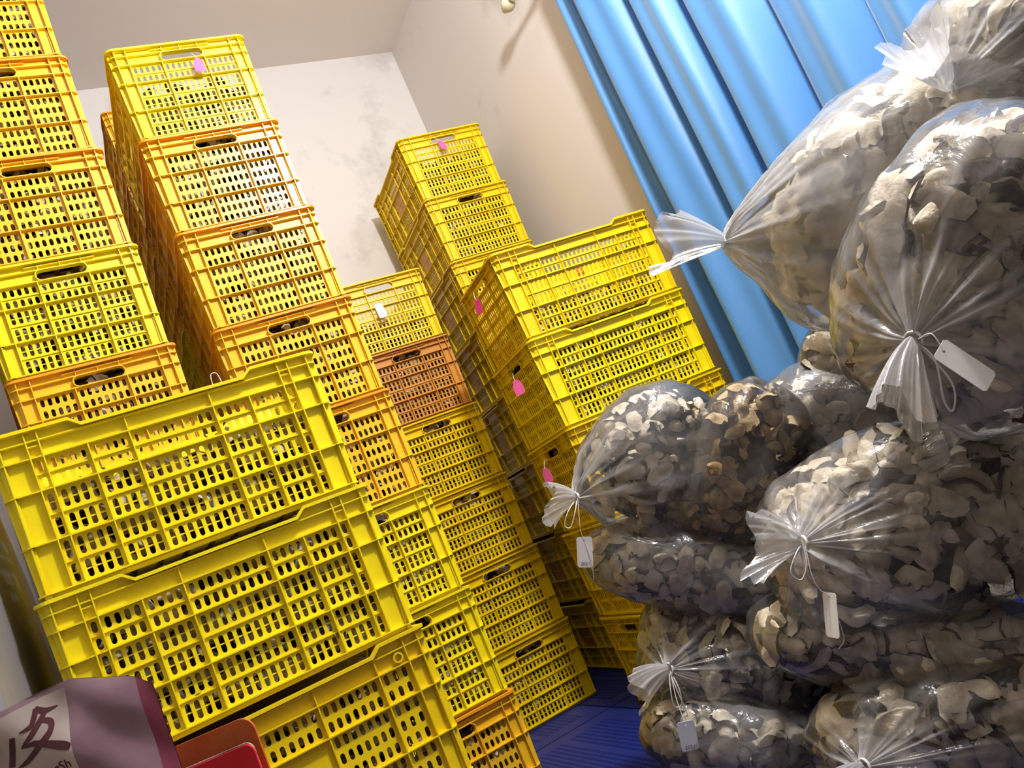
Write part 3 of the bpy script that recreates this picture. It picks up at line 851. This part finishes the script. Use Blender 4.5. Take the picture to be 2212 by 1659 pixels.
# the 300 pieces that show largest are objects of their own, the rest one heap
PME = {}
def peel_me(k, tan):
    if (k, tan) not in PME:
        v, f, mi = PEELS[k]
        me = bpy.data.meshes.new('dried_peel'); me.from_pydata([tuple(x) for x in v], [], [tuple(int(a) for a in x) for x in f])
        me.materials.append(M['tan' if tan else 'cream']); me.materials.append(M['skin'])
        me.polygons.foreach_set('material_index', mi.astype(np.int32)); me.polygons.foreach_set('use_smooth', [True] * len(f)); me.update(); PME[(k, tan)] = me
    return PME[(k, tan)]
cands.sort(key=lambda c: -c[0])
done = 0
for c in cands:
    sz, key, p, R, sc, k, tan = c
    if done < 300 and sz > 0 and not occluded(p, key):
        o = ob('dried_peel', peel_me(k, tan), None, tuple(p))
        o.rotation_euler = Matrix(R.tolist()).to_euler(); o.scale = (sc, sc, sc)
        tag(o, 'dried citrus peel piece in the clear bag ' + PEEL_NAME[key], 'peel', 'peel pieces in the bag ' + PEEL_NAME[key])
        done += 1
    else:
        v, f, mi = PEELS[k]
        big2.add((v * sc) @ R.T + p, f, np.where((mi == 0) & tan, 2, mi))
tag(ob('bagged_peel_heap', big2.mesh('bagged_peel_heap', [M['cream'], M['skin'], M['tan'], M['core']])), 'mass of dried citrus peel filling all the clear bags', 'peel', None, 'stuff')

dn = np.array([0, 0, -1.0])
CRn, CUn, CFn = np.array(CR), np.array(CU), np.array(CF)
def im(p, x, y, z=0.0):
    """offset along the wall of bags: across, up, towards the aisle (metres)"""
    return p + CRn * x + CUn * y - CFn * z
# knots, loose film, cords and tags
r_, off, N, ax = BR['hero']
film_tail(r_, off, N, ax * .5, (-.25, .1, -.55), .10, .052, 5, .55)
tie(r_, off, N, ax, [[N, im(N, .02, -.03, .02), im(N, .032, -.085, .02), im(N, .045, -.1, .02), im(N, .04, -.06, .025), N], [N, im(N, -.008, -.04, .03), im(N, -.012, -.1, .03)]])
card('bag_tag', 'blank white card tag on the knot of the star-tied bag', .036, .074, 'white_card', tuple(im(N, .022, -.018, .04)), tuple(-CFn + CUn * .35 + CRn * .1), tuple(CUn * .62 - CRn * .78), 'tag', 'white tags on the bags',
     hang=[im(N, 0, 0, .014), im(N, .01, .006, .03), im(N, .022, -.018, .04)])
r_, off, N, ax = BR['small']
film_tail(r_, off, N, ax * .4, tuple(-CRn * 1.1 + CUn * .15), .075, .05, 6, .5)
tie(r_, off, N, ax, [[N, im(N, -.022, -.03, .02), im(N, -.03, -.062, .02), im(N, -.016, -.066, .02), im(N, -.006, -.03, .02), N]])
tp = im(N, .014, -.095, .03)
card('bag_tag', 'white card tag marked 2021 hanging from the small tied bag', .036, .062, 'white_card', tuple(tp), tuple(-CFn - CRn * .1), tuple(CUn * .99 - CRn * .05), 'tag', 'white tags on the bags', hang=[im(N, 0, 0, .014), im(N, .003, -.05, .03), im(N, .006, -.075, .03), tp, im(N, .03, -.14, .034), im(N, .036, -.185, .03)], text='2021')
r_, off, N, ax = BR['mid']
film_tail(r_, off, N, ax * .5, tuple(-CRn * .9 + CUn * .25), .095, .06, 7, .5)
tie(r_, off, N, ax, [[N, im(N, -.02, -.015, .025), im(N, -.03, -.045, .03), im(N, -.012, -.058, .03), im(N, -.003, -.03, .03), im(N, -.008, .012, .02)]])
tp = im(N, .036, -.088, .03)
card('bag_tag', 'white tag seen edge-on hanging from the cord loop bag', .032, .068, 'white_card', tuple(tp), tuple(-CFn * .42 - CRn * 1.0), tuple(CUn * .93 - CRn * .3), 'tag', 'white tags on the bags', hang=[im(N, 0, 0, .014), im(N, .006, -.05, .03), im(N, .02, -.075, .03), tp, im(N, .052, -.13, .034), im(N, .06, -.16, .034), im(N, .052, -.178, .03)])
r_, off, N, ax = BR['low']
film_tail(r_, off, N, ax * .4, tuple(-CRn * 1.0 - CUn * .45), .085, .045, 8, .55)
tie(r_, off, N, ax, [[N, im(N, .0, -.04, .02), im(N, .008, -.075, .02), im(N, .024, -.07, .02), im(N, .018, -.035, .02), N], [N, im(N, .014, -.04, .02), im(N, .034, -.085, .02), im(N, .046, -.115, .02)]])
tp = im(N, .024, -.098, .065)
card('bag_tag', 'white card tag marked 2021 hanging lowest, above the pallet', .038, .056, 'white_card', tuple(tp), tuple(-CFn), tuple(CUn * .97 - CRn * .2), 'tag', 'white tags on the bags', hang=[im(N, 0, 0, .014), im(N, .008, -.05, .045), tp], text='2021')
r_, off, N, ax = BR['front']
film_tail(r_, off, N, ax * .5, tuple(-CRn * .5 - CUn * .6), .08, .05, 9, .55)
tie(r_, off, N, ax, [[N, im(N, .02, -.02, .02), im(N, .03, -.04, .02), N]])
r_, off, N, ax = BR['top']
film_tail(r_, off, N, ax * .5, tuple(-CRn * .9 + CUn * .3), .14, .07, 10, .42)
tie(r_, off, N, ax, [[N, im(N, .01, -.03, .01), im(N, .02, -.05, .01)]])
r_, off, N, ax = BR['crown']
film_tail(r_, off, N, ax * .2, tuple(-CRn * .45 + CUn * 1.0), .13, .075, 11, .6)
tie(r_, off, N, ax, [[N, im(N, .01, -.03, .01), im(N, .02, -.05, .01)]])

# ------------------------------------------------------------------ tags on the crates
def crate_tag(label, mat, hole, pos, nrm, up, w_=.032, h=.048, grp='tags on the crates', peak=True):
    card('crate_tag', label, w_, h, mat, pos, nrm, up, 'tag', grp, hang=[hole, ((hole[0] + pos[0]) / 2 + nrm[0] * .004, (hole[1] + pos[1]) / 2 + nrm[1] * .004, (hole[2] + pos[2]) / 2), (pos[0] + nrm[0] * .001, pos[1] + nrm[1] * .001, pos[2])], peak=peak)
crate_tag('pink tag on the top crate of the tall lemon and amber stack', 'pink', (.672, 2.400, 2.520), (.678, 2.381, 2.483), (0, -1, .1), (.1, 0, 1))
crate_tag('pink tag on the top crate in the room corner', 'pink', (1.822, 3.215, 2.532), (1.832, 3.200, 2.500), (.1, -1, .2), (-.25, 0, 1))
crate_tag('white tag on the top crate above the brown crate', 'white_card', (1.222, 3.19, 1.83), (1.225, 3.168, 1.796), (0, -1, .15), (0, 0, 1), .036, .058, peak=False)
crate_tag('dark pink tag on the top crate of the five crate stack', 'magenta', (1.35, 2.575, 1.555), (1.338, 2.556, 1.519), (-1, -.25, .1), (0, -.1, 1), .034, .05)
crate_tag('pink tag on the second crate from the top beside the bags', 'pink', (1.355, 2.56, 1.228), (1.336, 2.531, 1.192), (-.8, -.6, .1), (0, .1, 1), .038, .05)
crate_tag('lowest pink tag on the third crate beside the bags', 'pink', (1.355, 2.6, .908), (1.336, 2.592, .878), (-1, -.35, .1), (0, .05, 1), .038, .05)
crate_tag('orange tag inside the top crate beside the bags', 'orange_mark', (1.72, 2.49, 1.54), (1.728, 2.46, 1.50), (-.2, -1, .3), (.2, 0, 1), .03, .035, peak=False)
b = MB(); b.tube(bez([(.335, 2.168, 1.352), (.339, 2.17, 1.403), (.349, 2.17, 1.412), (.358, 2.17, 1.401), (.36, 2.165, 1.352)], 24), .0012, 6)
tag(ob('cord_loop', b.mesh('cord_loop', [M['cord']], True)), 'thin white cord loop sticking up behind the front left top crate', 'cord')

# ------------------------------------------------------------------ curtain and rod
root = tag(ob('blue_curtain', None, None, (2.12, 1.4, .35)), 'light blue pleated curtain hanging on the right wall', 'curtain')
ny, nz = 300, 40
ys = np.linspace(2.42, .30, ny); rows = []
val = [2.42, 2.315, 2.065, 1.85, 1.585, 1.30, 1.08, .86, .6, .3]
def fold(y, z):
    # ridge between two valleys: rounded tube
    for i in range(len(val) - 1):
        if val[i] >= y >= val[i + 1]:
            t_ = (val[i] - y) / (val[i] - val[i + 1]); A = [.05, .11, .11, .115, .10, .10, .09, .09, .09][i]
            sk = .25 if i % 2 else -.15
            t2 = min(1, max(0, t_ + sk * t_ * (1 - t_)))
            return A * (math.sin(PI * t2) ** .62) + .012 * math.sin(2 * PI * t_ * 2 + z * 1.3 + i)
    return 0
for k in range(nz):
    z = 2.76 - (2.76 - .30) * k / (nz - 1); s = (2.76 - z)
    rows.append([(2.165 - fold(y, z) * (.75 + .22 * s) - .006 * math.sin(5 * y + 3 * z) - 2.12, y + .018 * math.sin(2.2 * z + y * 4) * min(1, s) + (.03 * s if y > 2.35 else 0) * .6 - 1.4, z - .35) for y in ys])
b = MB(); b.grid(rows)
ob('cloth', weld(b.mesh('cloth', [M['curtain']], True)), root).modifiers.new('thickness', 'SOLIDIFY').thickness = .002
for i in range(len(val) - 1):
    b = MB(); y = (val[i] + val[i + 1]) / 2
    b.tube([(2.105 - 2.12 + .022 * math.cos(a), y - 1.4, 2.775 - .35 + .022 * math.sin(a)) for a in [2 * PI * k / 16 for k in range(17)]], .003, 6)
    ob('ring', b.mesh('ring', [M['rod']], True), root)
root = tag(ob('curtain_rod', None, None, (2.105, 2.6, 2.775)), 'cream curtain rod with round end knob above the blue curtain', 'curtain rod')
b = MB(); b.tube([(0, -2.4, 0), (0, 0, 0)], .0135, 14); ob('pole', b.mesh('pole', [M['rod']], True), root)
b = MB(); prof = [(0, .0135), (.006, .02), (.012, .02), (.016, .014), (.022, .014), (.03, .024), (.045, .031), (.062, .031), (.078, .024), (.086, .014), (.09, .014), (.098, .011), (.104, .002)]
b.grid([[(r2 * math.cos(2 * PI * k / 20), d_, r2 * math.sin(2 * PI * k / 20)) for k in range(20)] for d_, r2 in prof], True)
ob('finial', weld(b.mesh('finial', [M['rod']], True)), root)
b = MB(); b.tube([(0, -.12, 0), (.07, -.12, -.005), (XR - 2.105, -.12, -.01)], .009, 10); b.box(XR - 2.105 - .006, XR - 2.105, -.15, -.09, -.045, .03)
ob('bracket', b.mesh('bracket', [M['rod']]), root)

# ------------------------------------------------------------------ steel cabinet at the left edge
root = tag(ob('steel_cabinet', None, None, (-.52, 1.95, 0)), 'dull grey steel cabinet at left edge beside the front left crates', 'cabinet')
b = MB(); b.box(-.32, .322, -.487, .50, 0.03, 1.62); ob('body', b.mesh('body', [M['steel']]), root).modifiers.new('bevel', 'BEVEL').width = .006
b = MB(); b.box(-.31, .31, -.507, -.488, .08, 1.58); dr = ob('door', b.mesh('door', [M['steel']]), root)
b = MB(); b.tube([(.26, -.51, .8), (.26, -.54, .82), (.26, -.54, 1.05), (.26, -.51, 1.07)], .008, 8); ob('handle', b.mesh('handle', [M['steel']], True), dr)
for sx in (-.28, .28):
    for sy in (-.45, .46):
        b = MB(); b.tube([(sx, sy, 0), (sx, sy, .04)], .02, 10); ob('foot', b.mesh('foot', [M['steel']]), root)

# ------------------------------------------------------------------ side table, pouch, red box (bottom left)
root = tag(ob('side_table', None, None, (-.11, 1.28, 0)), 'small wooden table under the purple pouch and red box', 'table')
b = MB(); b.box(-.33, .36, -.23, .17, .395, .42); ob('table_top', b.mesh('table_top', [M['wood']]), root).modifiers.new('bevel', 'BEVEL').width = .004
for sx in (-.29, .32):
    for sy in (-.19, .13):
        b = MB(); b.box(sx - .02, sx + .02, sy - .02, sy + .02, 0, .395); ob('leg', b.mesh('leg', [M['wood']]), root)

def pouch_mat():
    mt, nt, p = new_mat('purple_foil')
    tc = nt.nodes.new('ShaderNodeTexCoord'); n = nt.nodes.new('ShaderNodeTexNoise'); n.inputs['Scale'].default_value = 9; n.inputs['Detail'].default_value = 3
    nt.links.new(tc.outputs['Object'], n.inputs['Vector'])
    b_ = nt.nodes.new('ShaderNodeBump'); b_.inputs['Strength'].default_value = .35; b_.inputs['Distance'].default_value = .02
    nt.links.new(n.outputs['Fac'], b_.inputs['Height']); nt.links.new(b_.outputs['Normal'], p.inputs['Normal'])
    r = nt.nodes.new('ShaderNodeValToRGB'); r.color_ramp.elements[0].color = lin(122, 92, 105); r.color_ramp.elements[1].color = lin(164, 134, 148)
    nt.links.new(n.outputs['Fac'], r.inputs['Fac']); nt.links.new(r.outputs['Color'], p.inputs['Base Color'])
    p.inputs['Roughness'].default_value = .2; p.inputs['Specular IOR Level'].default_value = 1.0
    return mt
M['pouch'] = pouch_mat()
M['pouch_pale'] = noise_mat('pale_print', lin(172, 158, 153), lin(208, 196, 190), 7, .22, .3, 9)
M['maroon'] = noise_mat('maroon_print', lin(74, 36, 44), lin(98, 50, 60), 10, .4)
M['seam'] = noise_mat('pouch_seam', lin(112, 48, 68), lin(140, 70, 90), 10, .25)
# pouch frame: u to the right, n towards the aisle
PU = Vector((.904, -.427, 0)); PN = Vector((-.427, -.904, 0)); P0 = Vector((-.009, 1.263, .42))   # lower right corner
PWd, PH = .26, .345
def pouch_pt(u, v, side):
    """u 0..1 from right to left, v 0..1 upwards"""
    lx = -u * PWd
    top = PH + .038 * min(1, u * 2.6) - .02 * max(0, u - .55)
    if u < .08: top -= .012 * (1 - u / .08)
    bul = .034 * (max(0, 1 - abs(2 * u - 1) ** 2.6)) * (max(0, 1 - v ** 3)) ** .8
    wob = (.005 * math.sin(14 * v + 7 * u) + .004 * math.sin(23 * v - 11 * u + 1)) * math.sin(PI * min(1, u + .05)) * (1 if side > 0 else .5)
    return P0 + PU * lx + Vector((0, 0, 1)) * (top * v) + PN * (side * bul + wob + (.001 * side))
root = tag(ob('foil_pouch', None, None, tuple(P0)), 'purple glossy pouch printed with a brush character, bottom left', 'pouch')
def pgrid(side, u0, u1, n1=30, n2=36, lift=0, v0=0, v1=1):
    return [[tuple(pouch_pt(u0 + (u1 - u0) * i / n1, v0 + (v1 - v0) * j / n2, side) + PN * lift - P0) for i in range(n1 + 1)] for j in range(n2 + 1)]
b = MB(); b.grid(pgrid(1, .07, 1)); b.grid(pgrid(-1, .07, 1)); ob('pouch_body', weld(b.mesh('pouch_body', [M['pouch']], True)), root)
b = MB(); b.grid(pgrid(1, 0, .07, 4)); b.grid(pgrid(-1, 0, .07, 4)); ob('side_seam', weld(b.mesh('side_seam', [M['seam']], True)), root)['label'] = 'dark red sealed edge'
b = MB()
rows = []
for j in range(31):
    v = .05 + .93 * j / 30
    ur = .425 + .012 * math.sin(6 * v)
    rows.append([tuple(pouch_pt(ur + (1 - ur) * i / 24, v, 1) + PN * .0006 - P0) for i in range(25)])
b.grid(rows); pw_ = ob('printed_panel', b.mesh('printed_panel', [M['pouch_pale']], True), root); pw_['label'] = 'pale printed panel'

def stroke(m_, pts, lift=.0012):
    """brush stroke on the pouch: pts = (px, py, half width) in a flat drawing plane measured in metres from P0"""
    c = bez([(a - .021, b_, w_) for a, b_, w_ in pts], 28); L_, R_ = [], []
    for i, p in enumerate(c):
        t_ = c[min(i + 1, len(c) - 1)] - c[max(i - 1, 0)]; n_ = math.hypot(t_[0], t_[1]) or 1; nx_, ny_ = -t_[1] / n_, t_[0] / n_
        for lst, sg in ((L_, 1), (R_, -1)):
            x, z = p[0] + nx_ * p[2] * sg, p[1] + ny_ * p[2] * sg
            u = min(1, max(0, -x / PWd)); 
            tp = PH + .038 * min(1, u * 2.6)
            q = pouch_pt(u, min(.99, max(0, z / tp)), 1) + PN * lift - P0; lst.append(tuple(q))
    m_.grid([L_, R_])
# the brush character (drawn from its strokes; x to the left is negative, z up from the pouch foot)
b = MB()
STROKES = [[(-0.1315, 0.3654, 0.0036), (-0.1342, 0.3547, 0.004), (-0.1394, 0.3468, 0.0033), (-0.1554, 0.3455, 0.0007)],
 [(-0.1324, 0.3654, 0.003), (-0.1195, 0.3572, 0.0033), (-0.1018, 0.3568, 0.0007)],
 [(-0.1196, 0.3569, 0.0036), (-0.1261, 0.3478, 0.0043), (-0.1386, 0.3363, 0.004), (-0.1555, 0.3268, 0.0013)],
 [(-0.1288, 0.3499, 0.002), (-0.1124, 0.342, 0.0036), (-0.1116, 0.3315, 0.0043), (-0.1223, 0.3227, 0.0043), (-0.1493, 0.3091, 0.0036), (-0.1695, 0.3052, 0.0007)],
 [(-0.1559, 0.3266, 0.001), (-0.1372, 0.3248, 0.0033), (-0.1173, 0.3169, 0.0043), (-0.0963, 0.3074, 0.0053), (-0.0879, 0.3027, 0.0036)],
 [(-0.1653, 0.3444, 0.004), (-0.1695, 0.3294, 0.0045), (-0.1758, 0.3103, 0.0046)]]
for s_ in STROKES: stroke(b, s_)
ob('brush_character', b.mesh('brush_character', [M['maroon']]), root)['label'] = 'dark maroon brush character'
tm = text_mesh('gSh', .017, M['maroon'])
for v in tm.vertices:
    x, z = -0.1257 + v.co.x, 0.2826 + v.co.y
    u = min(1, max(0, -x / PWd)); q = pouch_pt(u, z / (PH + .036), 1) + PN * .0012 - P0; v.co = q
ob('printed_letters', tm, root)

# red box with a board flap standing up behind
root = tag(ob('red_box', None, None, (.079, 1.236, .42)), 'red card box with orange board flap, bottom left in front of crates', 'box')
BU = Vector((-.86, .51, 0)); BN = Vector((-.51, -.86, 0))
def rbox(m_, u0, u1, n0, n1, z0, z1, mi=0, rad=0):
    out = [(u0, z0), (u1, z0), (u1, z1)] + [(u0 + rad - rad * math.sin(a), z1 - rad + rad * math.cos(a)) for a in [PI / 2 * k / 6 for k in range(7)]] if rad else [(u0, z0), (u1, z0), (u1, z1), (u0, z1)]
    A = [tuple(BU * u + BN * n0 + Vector((0, 0, z))) for u, z in out]; B_ = [tuple(BU * u + BN * n1 + Vector((0, 0, z))) for u, z in out]
    m_.grid([A, B_], True, mi); m_.face(A, mi); m_.face(B_[::-1], mi)
b = MB(); rbox(b, 0, .2, 0, .004, 0, .212, rad=.012); ob('front_panel', b.mesh('front_panel', [M['red']]), root)
b = MB(); rbox(b, .0015, .2, -.004, -.0005, 0, .214, rad=.012); ob('lining', b.mesh('lining', [M['greyboard']]), root)['label'] = 'grey board lining edge'
b = MB(); rbox(b, .012, .016, -.026, -.0045, 0, .19); rbox(b, .196, .2, -.026, -.0045, 0, .19); rbox(b, .016, .196, -.026, -.0045, 0, .004); ob('side_wall', b.mesh('side_wall', [M['red']]), root)
b = MB(); rbox(b, .004, .15, -.03, -.026, 0.004, .243, rad=.02); ob('flap', b.mesh('flap', [M['kraft']]), root)['label'] = 'orange board flap'
